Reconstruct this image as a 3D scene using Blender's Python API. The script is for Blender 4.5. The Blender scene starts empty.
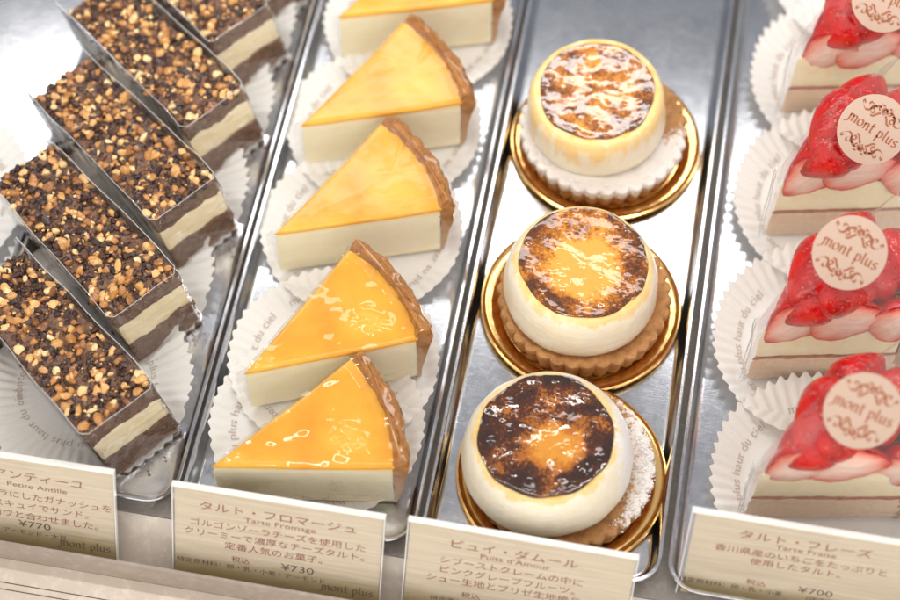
import bpy, math, random
from mathutils import Vector, Matrix, noise as mnoise

S = bpy.context.scene
C = S.collection
CM = 0.01
PI = math.pi
R = math.radians
random.seed(7)

# ------------------------------------------------------------------ materials
MATS = {}

class NT:
    """small node-tree helper"""
    def __init__(self, name):
        self.m = bpy.data.materials.new(name)
        self.m.use_nodes = True
        self.t = self.m.node_tree
        self.t.nodes.clear()
        self.out = self.n('ShaderNodeOutputMaterial')
        self.coord = None
    def n(self, typ, **kw):
        o = self.t.nodes.new(typ)
        for k, v in kw.items():
            setattr(o, k, v)
        return o
    def link(self, a, b):
        self.t.links.new(a, b)
    def co(self, scale=(1, 1, 1), loc=(0, 0, 0)):
        """object coordinates in centimetres"""
        if self.coord is None:
            self.coord = self.n('ShaderNodeTexCoord')
        mp = self.n('ShaderNodeMapping')
        mp.inputs['Scale'].default_value = tuple(100 * s for s in scale)
        mp.inputs['Location'].default_value = loc
        self.link(self.coord.outputs['Object'], mp.inputs['Vector'])
        return mp.outputs['Vector']
    def noise(self, vec, scale, detail=4, rough=.55, dist=0):
        o = self.n('ShaderNodeTexNoise')
        o.inputs['Scale'].default_value = scale
        o.inputs['Detail'].default_value = detail
        o.inputs['Roughness'].default_value = rough
        o.inputs['Distortion'].default_value = dist
        self.link(vec, o.inputs['Vector'])
        return o.outputs['Fac']
    def voro(self, vec, scale, feature='F1'):
        o = self.n('ShaderNodeTexVoronoi', feature=feature)
        o.inputs['Scale'].default_value = scale
        self.link(vec, o.inputs['Vector'])
        return o.outputs['Distance']
    def ramp(self, fac, stops, interp='LINEAR'):
        o = self.n('ShaderNodeValToRGB')
        o.color_ramp.interpolation = interp
        el = o.color_ramp.elements
        el[0].position = stops[0][0]; el[0].color = (*stops[0][1], 1)
        el[1].position = stops[-1][0]; el[1].color = (*stops[-1][1], 1)
        for p, c in stops[1:-1]:
            e = el.new(p); e.color = (*c, 1)
        self.link(fac, o.inputs['Fac'])
        return o.outputs['Color']
    def fr(self, fac, a, b, v0=0., v1=1.):
        """map range"""
        o = self.n('ShaderNodeMapRange')
        o.inputs['From Min'].default_value = a
        o.inputs['From Max'].default_value = b
        o.inputs['To Min'].default_value = v0
        o.inputs['To Max'].default_value = v1
        self.link(fac, o.inputs['Value'])
        return o.outputs['Result']
    def math(self, op, a, b=None):
        o = self.n('ShaderNodeMath', operation=op)
        for i, v in enumerate((a, b)):
            if v is None: continue
            if isinstance(v, (int, float)): o.inputs[i].default_value = v
            else: self.link(v, o.inputs[i])
        return o.outputs[0]
    def mix(self, fac, a, b, blend='MIX'):
        o = self.n('ShaderNodeMix', data_type='RGBA', blend_type=blend)
        for k, v in ((0, fac), (6, a), (7, b)):
            if isinstance(v, (int, float)): o.inputs[k].default_value = v
            elif isinstance(v, tuple): o.inputs[k].default_value = (*v, 1)
            else: self.link(v, o.inputs[k])
        return o.outputs[2]
    def sep(self, vec):
        o = self.n('ShaderNodeSeparateXYZ')
        self.link(vec, o.inputs[0])
        return o.outputs
    def bump(self, h, strength=.3, dist=.02, prev=None):
        o = self.n('ShaderNodeBump')
        o.inputs['Strength'].default_value = strength
        o.inputs['Distance'].default_value = dist * CM
        self.link(h, o.inputs['Height'])
        if prev is not None: self.link(prev, o.inputs['Normal'])
        return o.outputs['Normal']
    def bsdf(self, col, rough=.5, metal=0, nrm=None, coat=0, coat_rough=.05, sss=0, sss_r=(1, .5, .25), sss_s=.3,
             trans=0, ior=1.45, spec=.5, coat_nrm=None, final=True, coat_ior=1.5):
        b = self.n('ShaderNodeBsdfPrincipled')
        def put(k, v):
            if isinstance(v, (int, float)): b.inputs[k].default_value = v
            elif isinstance(v, tuple): b.inputs[k].default_value = (*v, 1)
            else: self.link(v, b.inputs[k])
        put('Base Color', col); put('Roughness', rough); put('Metallic', metal)
        b.inputs['Coat IOR'].default_value = coat_ior
        put('Coat Weight', coat); put('Coat Roughness', coat_rough)
        put('Transmission Weight', trans); put('IOR', ior); put('Specular IOR Level', spec)
        if sss:
            put('Subsurface Weight', sss)
            b.inputs['Subsurface Radius'].default_value = sss_r
            b.inputs['Subsurface Scale'].default_value = sss_s * CM
        if nrm is not None: self.link(nrm, b.inputs['Normal'])
        if coat_nrm is not None: self.link(coat_nrm, b.inputs['Coat Normal'])
        if final:
            self.link(b.outputs[0], self.out.inputs['Surface'])
        return b.outputs[0]

def steel():
    k = NT('brushed_steel')
    v = k.co()
    big = k.noise(v, .35, 3, .6, .6)
    mott = k.noise(v, 2.2, 6, .7, .3)
    br = k.noise(k.co((.25, 9, 9)), 2.0, 5, .7)
    sp = k.noise(k.co((6, .4, 6)), 2.5, 4, .65)
    col = k.ramp(big, [(.3, (.58, .60, .63)), (.7, (.74, .76, .79))])
    col = k.mix(k.fr(mott, .35, .7, 0, .5), col, (.46, .44, .45))
    fine = k.noise(v, 9, 5, .75)
    col = k.mix(k.fr(fine, .45, .75, 0, .4), col, (.40, .37, .37))
    ro = k.fr(k.math('ADD', mott, k.math('MULTIPLY', br, .6)), .5, 1.1, .12, .24)
    nb = k.bump(br, .10, .02)
    nb = k.bump(mott, .08, .04, nb)
    nb = k.bump(fine, .12, .02, nb)
    nb = k.bump(sp, .08, .02, nb)
    k.bsdf(col, ro, 1.0, nb)
    return k.m

def gold():
    k = NT('gold_foil_card')
    v = k.co()
    nb = k.bump(k.noise(v, 1.3, 3), .10, .1)
    nb = k.bump(k.noise(v, 14, 2), .05, .02, nb)
    k.bsdf((.93, .60, .23), .20, 1.0, nb)
    return k.m

def glaze_orange():
    k = NT('apricot_glaze')
    v = k.co()
    n1 = k.noise(v, .35, 2, .5, .2)
    n2 = k.noise(v, 6, 4, .6)
    col = k.ramp(n1, [(.28, (.76, .32, .014)), (.5, (.85, .42, .028)), (.75, (.90, .54, .07))])
    col = k.mix(k.fr(n2, .5, .72, 0, .25), col, (.75, .28, .012))
    nb = k.bump(k.noise(v, .9, 3), .25, .12)
    cb = k.bump(k.noise(v, .8, 2, .5, .6), .25, .12)
    k.bsdf(col, .33, 0, nb, spec=.3, coat=.25, coat_rough=.04, coat_nrm=cb, sss=.35, sss_r=(1, .45, .1), sss_s=.35)
    return k.m

def cheese():
    k = NT('baked_cream_cheese')
    v = k.co()
    n1 = k.noise(v, 1.1, 5, .6)
    col = k.ramp(n1, [(.3, (.95, .83, .57)), (.7, (.97, .89, .68))])
    z = k.sep(v)[2]
    col = k.mix(k.fr(z, 3.0, 3.35, 0, .75), col, (.86, .52, .10))
    nb = k.bump(k.noise(v, 7, 6, .65), .35, .05)
    k.bsdf(col, .42, 0, nb, sss=.4, sss_r=(1, .7, .35), sss_s=.35)
    return k.m

def crust(name='tart_crust', a=(.50, .23, .065), b=(.28, .10, .022), gloss=.45):
    k = NT(name)
    v = k.co()
    n1 = k.noise(v, 1.6, 6, .65)
    n2 = k.noise(v, 9, 5, .7)
    col = k.ramp(n1, [(.32, b), (.62, a), (.8, (min(1, a[0]*1.35), a[1]*1.45, a[2]*1.8))])
    col = k.mix(k.fr(n2, .42, .72, 0, .5), col, (min(1, a[0]*1.25), a[1]*1.6, a[2]*2.6))
    z = k.sep(v)[2]
    col = k.mix(k.fr(z, 2.9, 1.2, 0, .55), col, (.62, .40, .20))
    nb = k.bump(n2, .9, .10)
    nb = k.bump(k.noise(v, 3.2, 4), .6, .14, nb)
    k.bsdf(col, .42, 0, nb, coat=gloss, coat_rough=.12)
    return k.m

def biscuit(sugar, seed):
    """tart shell biscuit, with icing sugar lying on it where sugar > 0"""
    k = NT('biscuit_shell')
    v = k.co((1, 1, 1), (seed * 3.1, seed, 0))
    lo = k.co()
    n1 = k.noise(v, 1.3, 5, .6)
    n2 = k.noise(v, 8, 5, .7)
    col = k.ramp(n1, [(.3, (.30, .12, .035)), (.65, (.52, .26, .09))])
    col = k.mix(k.fr(n2, .4, .7, 0, .35), col, (.68, .42, .19))
    nb = k.bump(n2, .5, .08)
    ro = .62
    if sugar:
        x, y, z = k.sep(lo)
        side = k.fr(k.math('ADD', k.math('MULTIPLY', x, sugar[0]), k.math('MULTIPLY', y, sugar[1])), sugar[2], sugar[2] + 2.2, -.35, .20)
        up = k.fr(z, .55, 1.45, -.38, .12)
        m = k.math('ADD', k.math('ADD', k.noise(v, 4.5, 6, .72), side), up)
        msk = k.fr(m, .46, .60, 0, .93)
        col = k.mix(msk, col, (.90, .87, .84))
        nb = k.bump(m, .9, .10, nb)
    k.bsdf(col, ro, 0, nb, sss=.1, sss_s=.15)
    return k.m

def chiboust(seed, drip, dust=False):
    k = NT('chiboust_cream')
    v = k.co((1, 1, 1), (seed, seed * .7, 0))
    lo = k.co()
    x, y, z = k.sep(lo)
    n1 = k.noise(v, .8, 4, .6)
    col = k.ramp(n1, [(.3, (.90, .81, .62)), (.7, (.95, .88, .74))])
    dn = k.noise(k.co((1.5, 1.5, .35), (seed * 2, seed, 0)), 1.0, 4, .6, .4)
    m = k.math('ADD', k.fr(z, 3.9 - drip * 2.3, 3.95, -.38, .30), dn)
    col = k.mix(k.fr(m, .50, .68, 0, .8), col, (.90, .63, .22))
    m2 = k.math('ADD', k.fr(z, 3.78, 3.98, -.4, .3), dn)
    col = k.mix(k.fr(m2, .52, .72, 0, .75), col, (.80, .48, .10))
    nb = k.bump(k.noise(v, 2.0, 5, .6), .4, .12)
    nb = k.bump(k.noise(k.co((.35, .35, 3.2)), 1.5, 4, .6), .45, .07, nb)
    nb = k.bump(k.fr(k.voro(k.co(), 2.6), .03, .12), .5, .04, nb)
    if dust:
        side = k.fr(k.math('ADD', x, k.math('MULTIPLY', y, .25)), 1.6, 3.6, -.5, .25)
        m3 = k.math('ADD', k.noise(v, 5.5, 6, .75), side)
        col = k.mix(k.fr(m3, .5, .6), col, (.93, .92, .92))
        nb = k.bump(m3, .8, .08, nb)
    k.bsdf(col, .36, 0, nb, coat=.25, coat_rough=.2, sss=.5, sss_r=(1, .7, .4), sss_s=.4)
    return k.m

def caramel(seed, off, k1, spot=None, ci=1.6, dark=((.13, .038, .008), (.05, .015, .006)), n2a=.11, au=((.74, .40, .07), (.62, .25, .025))):
    """burnt sugar: gold where thin, dark brown where scorched"""
    k = NT('burnt_caramel')
    v = k.co((1, 1, 1), (seed * 5.3, seed * 2.1, seed))
    lo = k.co()
    x, y, z = k.sep(lo)
    n1 = k.noise(v, .75, 6, .68, .5)
    n2 = k.noise(v, 7.5, 5, .75)
    n3 = k.voro(v, 4.2)
    r2 = k.math('ADD', k.math('MULTIPLY', x, x), k.math('MULTIPLY', y, y))
    rad = k.fr(r2, 0, 7.6, -.05, k1)
    f = k.math('ADD', k.math('ADD', n1, rad), off)
    f = k.math('ADD', f, k.fr(n2, .3, .7, -n2a, n2a))
    f = k.math('SUBTRACT', f, k.fr(n3, .08, .24, .12, 0))
    if spot:
        sx = k.math('SUBTRACT', x, spot[0]); sy = k.math('SUBTRACT', y, spot[1])
        d = k.math('ADD', k.math('MULTIPLY', sx, sx), k.math('MULTIPLY', sy, sy))
        f = k.math('SUBTRACT', f, k.fr(d, 0, spot[2], .33, 0))
    col = k.ramp(f, [(.33, au[0]), (.45, au[1]), (.54, (.38, .12, .012)),
                     (.63, dark[0]), (.80, dark[1])])
    nb = k.bump(n2, .5, .08)
    nb = k.bump(n1, .35, .2, nb)
    blis = k.fr(k.voro(k.co((1, 1, 1), (seed, 0, 0)), 1.7), .0, .35, 1, 0)
    nb0 = k.bump(blis, .6, .07)
    cb = k.bump(k.noise(v, 1.5, 3, .55, .6), .28, .10, nb0)
    k.bsdf(col, .38, 0, nb, spec=.15, coat_ior=ci, coat=1, coat_rough=.02, coat_nrm=cb, sss=.15, sss_r=(1, .4, .1), sss_s=.2)
    return k.m

def cake_mat(name, a, b, sc=3.0, bump=.7, rough=.75, coat=0, streak=1):
    k = NT(name)
    v = k.co((1, 1, streak))
    n1 = k.noise(v, sc, 6, .7)
    n2 = k.noise(v, sc * 4, 4, .7)
    col = k.ramp(n1, [(.32, a), (.68, b)])
    col = k.mix(k.fr(n2, .5, .72, 0, .35 if coat or bump < .65 else .6), col, tuple(min(1, c * 1.6) for c in b))
    if bump >= .65:
        pore = k.fr(k.voro(k.co((1, 1, 1.6)), 5.5), .10, .30, 1, 0)
        col = k.mix(k.math('MULTIPLY', pore, .55), col, tuple(c * .45 for c in a))
    nb = k.bump(n1, bump, .16)
    nb = k.bump(n2, bump * .7, .05, nb)
    k.bsdf(col, rough, 0, nb, coat=coat, coat_rough=.2)
    return k.m

def attr_mat(name, stops, rough, coat, bump=.3, sss=0):
    k = NT(name)
    at = k.n('ShaderNodeAttribute'); at.attribute_name = 'tone'
    v = k.co()
    n = k.noise(v, 7, 4, .65)
    f = k.math('ADD', at.outputs['Fac'], k.fr(n, .3, .7, -.12, .12))
    col = k.ramp(f, stops)
    k.bsdf(col, rough, 0, k.bump(n, bump, .05), coat=coat, coat_rough=.12, sss=sss, sss_s=.1)
    return k.m

def berry_mat():
    k = NT('glazed_strawberry_skin')
    v = k.co()
    n1 = k.noise(v, .8, 4, .6)
    col = k.ramp(n1, [(.3, (.32, .001, .002)), (.55, (.55, .003, .003)), (.8, (.68, .02, .006))])
    s = k.voro(v, 3.4)
    seed = k.fr(s, .10, .19, 1, 0)
    col = k.mix(k.math('MULTIPLY', seed, .8), col, (.78, .30, .06))
    nb = k.bump(k.fr(s, .05, .42, 0, 1), .7, .10)
    cb = k.bump(k.noise(v, 1.7, 3, .55, .8), .7, .2)
    k.bsdf(col, .35, 0, nb, spec=.1, coat_ior=1.5, coat=1, coat_rough=.03, coat_nrm=cb, sss=.12, sss_r=(1, .15, .08), sss_s=.3)
    return k.m

def berry_cut():
    k = NT('cut_strawberry_flesh')
    v = k.co()
    at = k.n('ShaderNodeAttribute'); at.attribute_name = 'tone'
    n = k.noise(k.co((.5, 2, 2)), 2.5, 4, .6)
    f = k.math('ADD', at.outputs['Fac'], k.fr(n, .3, .7, -.13, .13))
    col = k.ramp(f, [(.0, (.90, .70, .60)), (.4, (.86, .42, .33)), (.72, (.76, .12, .08)), (.9, (.58, .02, .015))])
    k.bsdf(col, .3, 0, k.bump(n, .3, .08), coat=.7, coat_rough=.1, sss=.3, sss_r=(1, .3, .2), sss_s=.3)
    return k.m

def paper(name, col, trans=.25):
    k = NT(name)
    v = k.co()
    n = k.noise(v, 9, 4, .6)
    c = k.mix(k.fr(n, .3, .7), tuple(.95 * x for x in col), col)
    b = k.bsdf(c, .55, 0, k.bump(n, .15, .03), final=False)
    tl = k.n('ShaderNodeBsdfTranslucent'); k.link(c, tl.inputs['Color'])
    mx = k.n('ShaderNodeMixShader'); mx.inputs[0].default_value = trans
    k.link(b, mx.inputs[1]); k.link(tl.outputs[0], mx.inputs[2])
    k.link(mx.outputs[0], k.out.inputs['Surface'])
    return k.m

def flat(name, col, rough=.6, **kw):
    k = NT(name)
    n = k.noise(k.co(), 5, 3)
    c = k.mix(k.fr(n, .3, .7), tuple(.93 * x for x in col), col)
    k.bsdf(c, rough, 0, None, **kw)
    return k.m

def card_paper():
    k = NT('printed_card_paper')
    v = k.co()
    g = k.noise(k.co((.12, 3.2, 1)), 2.0, 5, .6, .3)
    col = k.ramp(g, [(.3, (.62, .52, .37)), (.6, (.74, .65, .49)), (.8, (.79, .71, .56))])
    y = k.sep(v)[1]
    fib = k.noise(v, 10, 5, .75)
    col = k.mix(k.fr(fib, .52, .8, 0, .45), col, (.48, .36, .2))
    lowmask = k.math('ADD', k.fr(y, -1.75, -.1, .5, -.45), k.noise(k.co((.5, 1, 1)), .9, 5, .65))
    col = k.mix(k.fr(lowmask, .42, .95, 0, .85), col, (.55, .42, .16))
    # plank seam
    seam = k.fr(k.math('ABSOLUTE', k.math('ADD', y, 1.05)), .0, .035, .35, 0)
    col = k.mix(seam, col, (.4, .32, .22))
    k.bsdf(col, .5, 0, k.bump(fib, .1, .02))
    return k.m

def film(name='clear_film', veil=.035, bump=.5, sc=1.2, gain=1.0, rough=.03, crease=.12, n2d=.5):
    """thin clear film: see-through, with a fresnel sheen broken by its creases"""
    k = NT(name)
    v = k.co()
    n = k.noise(v, sc, 2, .5, .5)
    n2 = k.noise(v, sc * .35, 2, .5, .6)
    rid = k.fr(k.math('ABSOLUTE', k.math('SUBTRACT', n, .5)), 0, .13, 1, 0)
    msk = k.fr(k.noise(v, sc * .55, 2, .5, .3), .50, .62)
    nb = k.bump(k.math('MULTIPLY', rid, msk), bump, crease)
    nb = k.bump(n2, bump, n2d, nb)
    ge = k.n('ShaderNodeNewGeometry')
    dp = k.n('ShaderNodeVectorMath', operation='DOT_PRODUCT')
    k.link(nb, dp.inputs[0]); k.link(ge.outputs['Incoming'], dp.inputs[1])
    c1 = k.math('SUBTRACT', 1.0, k.math('MINIMUM', k.math('ABSOLUTE', dp.outputs['Value']), 1.0))
    fac = k.math('ADD', k.math('MULTIPLY', k.math('POWER', c1, 4.0), .8 * gain), .055 * gain)
    fac = k.math('MINIMUM', fac, .85)
    tr = k.n('ShaderNodeBsdfTransparent'); tr.inputs['Color'].default_value = (.975, .975, .98, 1)
    gl = k.n('ShaderNodeBsdfGlossy'); gl.inputs['Roughness'].default_value = rough
    k.link(nb, gl.inputs['Normal'])
    df = k.n('ShaderNodeBsdfDiffuse'); df.inputs['Color'].default_value = (.9, .9, .9, 1)
    m1 = k.n('ShaderNodeMixShader'); m1.inputs[0].default_value = veil
    k.link(tr.outputs[0], m1.inputs[1]); k.link(df.outputs[0], m1.inputs[2])
    m2 = k.n('ShaderNodeMixShader')
    k.link(fac, m2.inputs[0]); k.link(m1.outputs[0], m2.inputs[1]); k.link(gl.outputs[0], m2.inputs[2])
    k.link(m2.outputs[0], k.out.inputs['Surface'])
    return k.m

M = dict(
    steel=steel(), gold=gold(), glaze=glaze_orange(), cheese=cheese(), crust=crust('tart_crust', (.50, .20, .035), (.22, .065, .012), 1),
    sponge=cake_mat('cocoa_sponge', (.13, .062, .034), (.34, .19, .115), 2.6, .9, streak=1.8),
    base=cake_mat('praline_biscuit_base', (.20, .09, .035), (.38, .19, .08), 4, .8),
    ganache=cake_mat('chocolate_ganache_layer', (.11, .055, .034), (.25, .14, .09), 2.2, .7, .6, streak=1.5),
    coffee=cake_mat('vanilla_cream_layer', (.95, .80, .50), (.97, .87, .62), 1.2, .25, .5),
    nut=attr_mat('caramelised_nut', [(0, (.22, .085, .025)), (.4, (.52, .23, .06)), (.75, (.74, .42, .14)), (1, (.88, .66, .34))], .35, .7, .35, .15),
    nib=attr_mat('dark_chocolate_nib', [(0, (.022, .009, .008)), (.6, (.055, .022, .014)), (1, (.14, .06, .03))], .36, .3, .4),
    berry=berry_mat(), cut=berry_cut(),
    tsponge=cake_mat('pink_almond_sponge', (.80, .55, .38), (.90, .70, .52), 3, .5, .7),
    tcream=cake_mat('custard_cream', (.95, .81, .50), (.97, .88, .64), 1, .25, .45),
    jam=cake_mat('berry_jam_line', (.30, .08, .06), (.46, .20, .13), 2, .3, .3, .5),
    doily=paper('glassine_paper', (.90, .89, .87), .18),
    print_=flat('faded_brown_print', (.56, .48, .43), .7),
    card=card_paper(), red=flat('red_brown_ink', (.30, .055, .03), .6), ink=flat('dark_brown_ink', (.13, .07, .045), .6),
    inkmoss=flat('grey_brown_ink', (.26, .20, .11), .6),
    stick=paper('cream_label_paper', (.62, .46, .37), .12), copper=flat('copper_ink', (.36, .12, .055), .45),
    film=film('clear_cake_film', .02, .6, .9, 1.3),
    film_top=film('clinging_clear_film', .006, 1, .62, .75, .05, .11, .2),
    film_soft=film('hazy_clear_film', .01, .35, .5, .55, .33, .06, .2),
    film_side=film('clear_side_film', .07, .8, .8, 2.2),
    film_berry=film('clear_tart_film', .012, .8, .6, .8),
    film_glint=film('painted_film_glint', .32, 0, 1, 2.5, .1),  # whitened film, paints the highlight along the film borders
    acrylic=film('clear_acrylic_sheet', .10, .03, .3, 1.0),
    sugar=flat('icing_sugar_grain', (.93, .92, .91), .8),
    shelf=cake_mat('dark_shelf_laminate', (.22, .20, .18), (.28, .25, .23), 1, .1, .4),
    slope=cake_mat('cream_front_panel', (.60, .53, .46), (.66, .59, .52), .5, .04, .22, .4),
    ledge=cake_mat('cream_case_sill', (.60, .52, .44), (.66, .58, .50), .4, .05, .35, .2),
    groove=flat('dark_groove', (.10, .07, .05), .6),
    rail=cake_mat('anodised_rail', (.30, .25, .21), (.36, .30, .26), .6, .05, .35, .3),
)

# ------------------------------------------------------------------ mesh helpers
def mesh(name, verts, faces, mats, fm=None, tone=None, smooth=True):
    me = bpy.data.meshes.new(name)
    me.from_pydata([(x * CM, y * CM, z * CM) for x, y, z in verts], [], faces)
    for m in (mats if isinstance(mats, (list, tuple)) else [mats]):
        me.materials.append(m)
    if fm:
        for p, i in zip(me.polygons, fm): p.material_index = i
    if smooth:
        me.polygons.foreach_set('use_smooth', [True] * len(me.polygons))
        try: me.set_sharp_from_angle(angle=R(42))
        except Exception: pass
    if tone:
        at = me.attributes.new('tone', 'FLOAT', 'POINT')
        at.data.foreach_set('value', tone)
    me.update()
    return me

def link(name, me, parent=None, loc=None, rz=None, matrix=None):
    o = bpy.data.objects.new(name, me)
    C.objects.link(o)
    if parent: o.parent = parent
    if loc: o.location = tuple(c * CM for c in loc)
    if rz is not None: o.rotation_euler = (0, 0, rz)
    if matrix is not None: o.matrix_local = matrix
    return o

def tag(o, label=None, cat=None, group=None, kind=None):
    if label: o['label'] = label
    if cat: o['category'] = cat
    if group: o['group'] = group
    if kind: o['kind'] = kind
    return o

def thing(name, label, cat, loc, rz=0, group=None, tilt=None):
    o = link(name, None, None, loc)
    o.rotation_euler = (0, 0, rz) if tilt is None else (tilt[0], tilt[1], rz)
    return tag(o, label, cat, group)

def lathe(prof, n=96, rf=None, zf=None, cap0=True, cap1=True):
    """prof: list (r, z); rf(theta, i, r, z) -> r ; zf -> z"""
    v, f = [], []
    for i, (r, z) in enumerate(prof):
        for j in range(n):
            t = 2 * PI * j / n
            rr = rf(t, i, r, z) if rf else r
            zz = zf(t, i, r, z) if zf else z
            v.append((rr * math.cos(t), rr * math.sin(t), zz))
    for i in range(len(prof) - 1):
        for j in range(n):
            k = (j + 1) % n
            f.append((i * n + j, i * n + k, (i + 1) * n + k, (i + 1) * n + j))
    if cap0:
        c = len(v); v.append((0, 0, sum(q[2] for q in v[:n]) / n))
        for j in range(n): f.append((c, (j + 1) % n, j))
    if cap1:
        b = (len(prof) - 1) * n
        c = len(v); v.append((0, 0, sum(q[2] for q in v[b:b + n]) / n))
        for j in range(n): f.append((c, b + j, b + (j + 1) % n))
    return v, f

def loft(rings, cap0=True, cap1=True):
    v, f = [], []
    n = len(rings[0])
    for r in rings: v += list(r)
    for i in range(len(rings) - 1):
        for j in range(n):
            k = (j + 1) % n
            f.append((i * n + j, i * n + k, (i + 1) * n + k, (i + 1) * n + j))
    def cap(b, flip):
        c = len(v)
        v.append(tuple(sum(v[b + j][a] for j in range(n)) / n for a in range(3)))
        for j in range(n):
            k = (j + 1) % n
            f.append((c, b + k, b + j) if flip else (c, b + j, b + k))
    if cap0: cap(0, True)
    if cap1: cap((len(rings) - 1) * n, False)
    return v, f

def resample(poly, step):
    out = []
    n = len(poly)
    for i in range(n):
        a, b = poly[i], poly[(i + 1) % n]
        d = math.dist(a, b)
        m = max(1, int(round(d / step)))
        for k in range(m):
            t = k / m
            out.append((a[0] + (b[0] - a[0]) * t, a[1] + (b[1] - a[1]) * t))
    return out

def round_rect(x0, x1, y0, y1, r, seg=6):
    out = []
    for cx, cy, a0 in ((x1 - r, y1 - r, 0), (x0 + r, y1 - r, 90), (x0 + r, y0 + r, 180), (x1 - r, y0 + r, 270)):
        for i in range(seg + 1):
            a = R(a0 + 90 * i / seg)
            out.append((cx + r * math.cos(a), cy + r * math.sin(a)))
    return out

def nz(x, y, z, s=1.0):
    return mnoise.noise(Vector((x * s, y * s, z * s)))

def box_vf(x0, x1, y0, y1, z0, z1):
    v = [(x0, y0, z0), (x1, y0, z0), (x1, y1, z0), (x0, y1, z0), (x0, y0, z1), (x1, y0, z1), (x1, y1, z1), (x0, y1, z1)]
    return v, [(3, 2, 1, 0), (4, 5, 6, 7), (0, 1, 5, 4), (1, 2, 6, 5), (2, 3, 7, 6), (3, 0, 4, 7)]

def join(parts):
    V, F = [], []
    for v, f in parts:
        b = len(V); V += list(v); F += [tuple(i + b for i in q) for q in f]
    return V, F

def tube(pts, r, mat, k=5):
    v, f = [], []
    for i, p in enumerate(pts):
        a = Vector(pts[max(0, i - 1)]); b = Vector(pts[min(len(pts) - 1, i + 1)])
        d = (b - a).normalized() if (b - a).length > 1e-6 else Vector((1, 0, 0))
        u = d.cross(Vector((.3, .2, .93))).normalized(); w = d.cross(u)
        for j in range(k):
            q = Vector(p) + (u * math.cos(2 * PI * j / k) + w * math.sin(2 * PI * j / k)) * r
            v.append(tuple(q))
    for i in range(len(pts) - 1):
        for j in range(k):
            m = (j + 1) % k
            f.append((i * k + j, i * k + m, (i + 1) * k + m, (i + 1) * k + j))
    return mesh('film_edge_glint', v, f, mat)

# ------------------------------------------------------------------ lettering
_txt = {}
def text_vf(s, size, sx=1.0, bold=0.0, align='CENTER'):
    """flat lettering as (verts, faces) in centimetres"""
    key = (s, size, sx, bold, align)
    if key in _txt: return _txt[key]
    cu = bpy.data.curves.new('lettering', 'FONT')
    cu.body = s; cu.size = size; cu.align_x = align; cu.resolution_u = 3
    cu.fill_mode = 'BOTH'; cu.offset = bold
    o = bpy.data.objects.new('lettering', cu)
    C.objects.link(o)
    dg = bpy.context.evaluated_depsgraph_get()
    me = bpy.data.meshes.new_from_object(o.evaluated_get(dg))
    v = [(q.co.x * sx, q.co.y, 0.) for q in me.vertices]
    f = [tuple(p.vertices) for p in me.polygons]
    bpy.data.objects.remove(o); bpy.data.curves.remove(cu); bpy.data.meshes.remove(me)
    _txt[key] = (v, f)
    return v, f

def moved(vf, dx, dy, dz=0.):
    return [(x + dx, y + dy, z + dz) for x, y, z in vf[0]], vf[1]

def pen(points, nib, closed=False):
    """a stroke drawn with a broad nib"""
    v, f = [], []
    for x, y in points:
        v.append((x - nib[0], y - nib[1], 0)); v.append((x + nib[0], y + nib[1], 0))
    for i in range(len(points) - 1):
        f.append((2 * i, 2 * i + 1, 2 * i + 3, 2 * i + 2))
    return v, f

def arc(cx, cy, rx, ry, a0, a1, n=14):
    return [(cx + rx * math.cos(R(a0 + (a1 - a0) * i / n)), cy + ry * math.sin(R(a0 + (a1 - a0) * i / n))) for i in range(n + 1)]

def spiral(cx, cy, r0, r1, a0, a1, n=26):
    out = []
    for i in range(n + 1):
        t = i / n; r = r0 + (r1 - r0) * t; a = R(a0 + (a1 - a0) * t)
        out.append((cx + r * math.cos(a), cy + r * math.sin(a)))
    return out

def shop_word():
    """the round-hand word, x height 1, drawn stroke by stroke"""
    nib = (.13, .075)
    st = []
    x = 0
    # m with a swash foot on its first stem
    st += [[(x - .1, .9), (x + .06, 1.0), (x + .1, .85), (x + .1, .1), (x + .02, -.25), (x - .2, -.42), (x - .42, -.36)]]
    st += [arc(x + .34, .66, .24, .34, 180, 0) + [(x + .58, .05), (x + .66, 0)]]
    st += [arc(x + .84, .66, .26, .34, 180, 0) + [(x + 1.1, .12), (x + 1.2, .0), (x + 1.32, .06)]]
    x = 1.75                                             # o
    st += [arc(x + .12, .5, .38, .5, 80, 440, 26)]
    x = 2.55                                             # n
    st += [[(x - .1, .92), (x + .04, 1.0), (x + .06, .9), (x + .06, 0)],
           arc(x + .34, .64, .28, .36, 180, 0) + [(x + .62, .1), (x + .7, 0), (x + .82, .06)]]
    x = 3.75                                             # t
    st += [[(x, 1.4), (x, .25)] + arc(x + .2, .25, .2, .25, 180, 300, 8), [(x - .22, .98), (x + .36, 1.0)]]
    x = 4.95                                             # p
    st += [[(x - .12, .92), (x + .03, 1.0), (x + .04, .85), (x + .04, -.7), (x - .12, -.78)], arc(x + .3, .5, .34, .5, 140, -150, 22)]
    x = 6.0                                              # l
    st += [[(x - .12, 1.5), (x, 1.58), (x, .2)] + arc(x + .14, .2, .14, .2, 180, 320, 8)]
    x = 6.5                                              # u
    st += [[(x - .06, .95), (x + .04, 1.0), (x + .04, .35)] + arc(x + .3, .35, .26, .35, 180, 330, 10), [(x + .6, 1.0), (x + .6, .12), (x + .7, 0), (x + .8, .05)]]
    x = 7.6                                              # s
    st += [arc(x + .25, .74, .24, .26, 30, 230, 12) + arc(x + .22, .26, .27, .26, 60, -150, 14)]
    V, F = join([pen(s, nib) for s in st])
    return [(a - 4.0, b - .5, 0) for a, b, c in V], F

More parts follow.
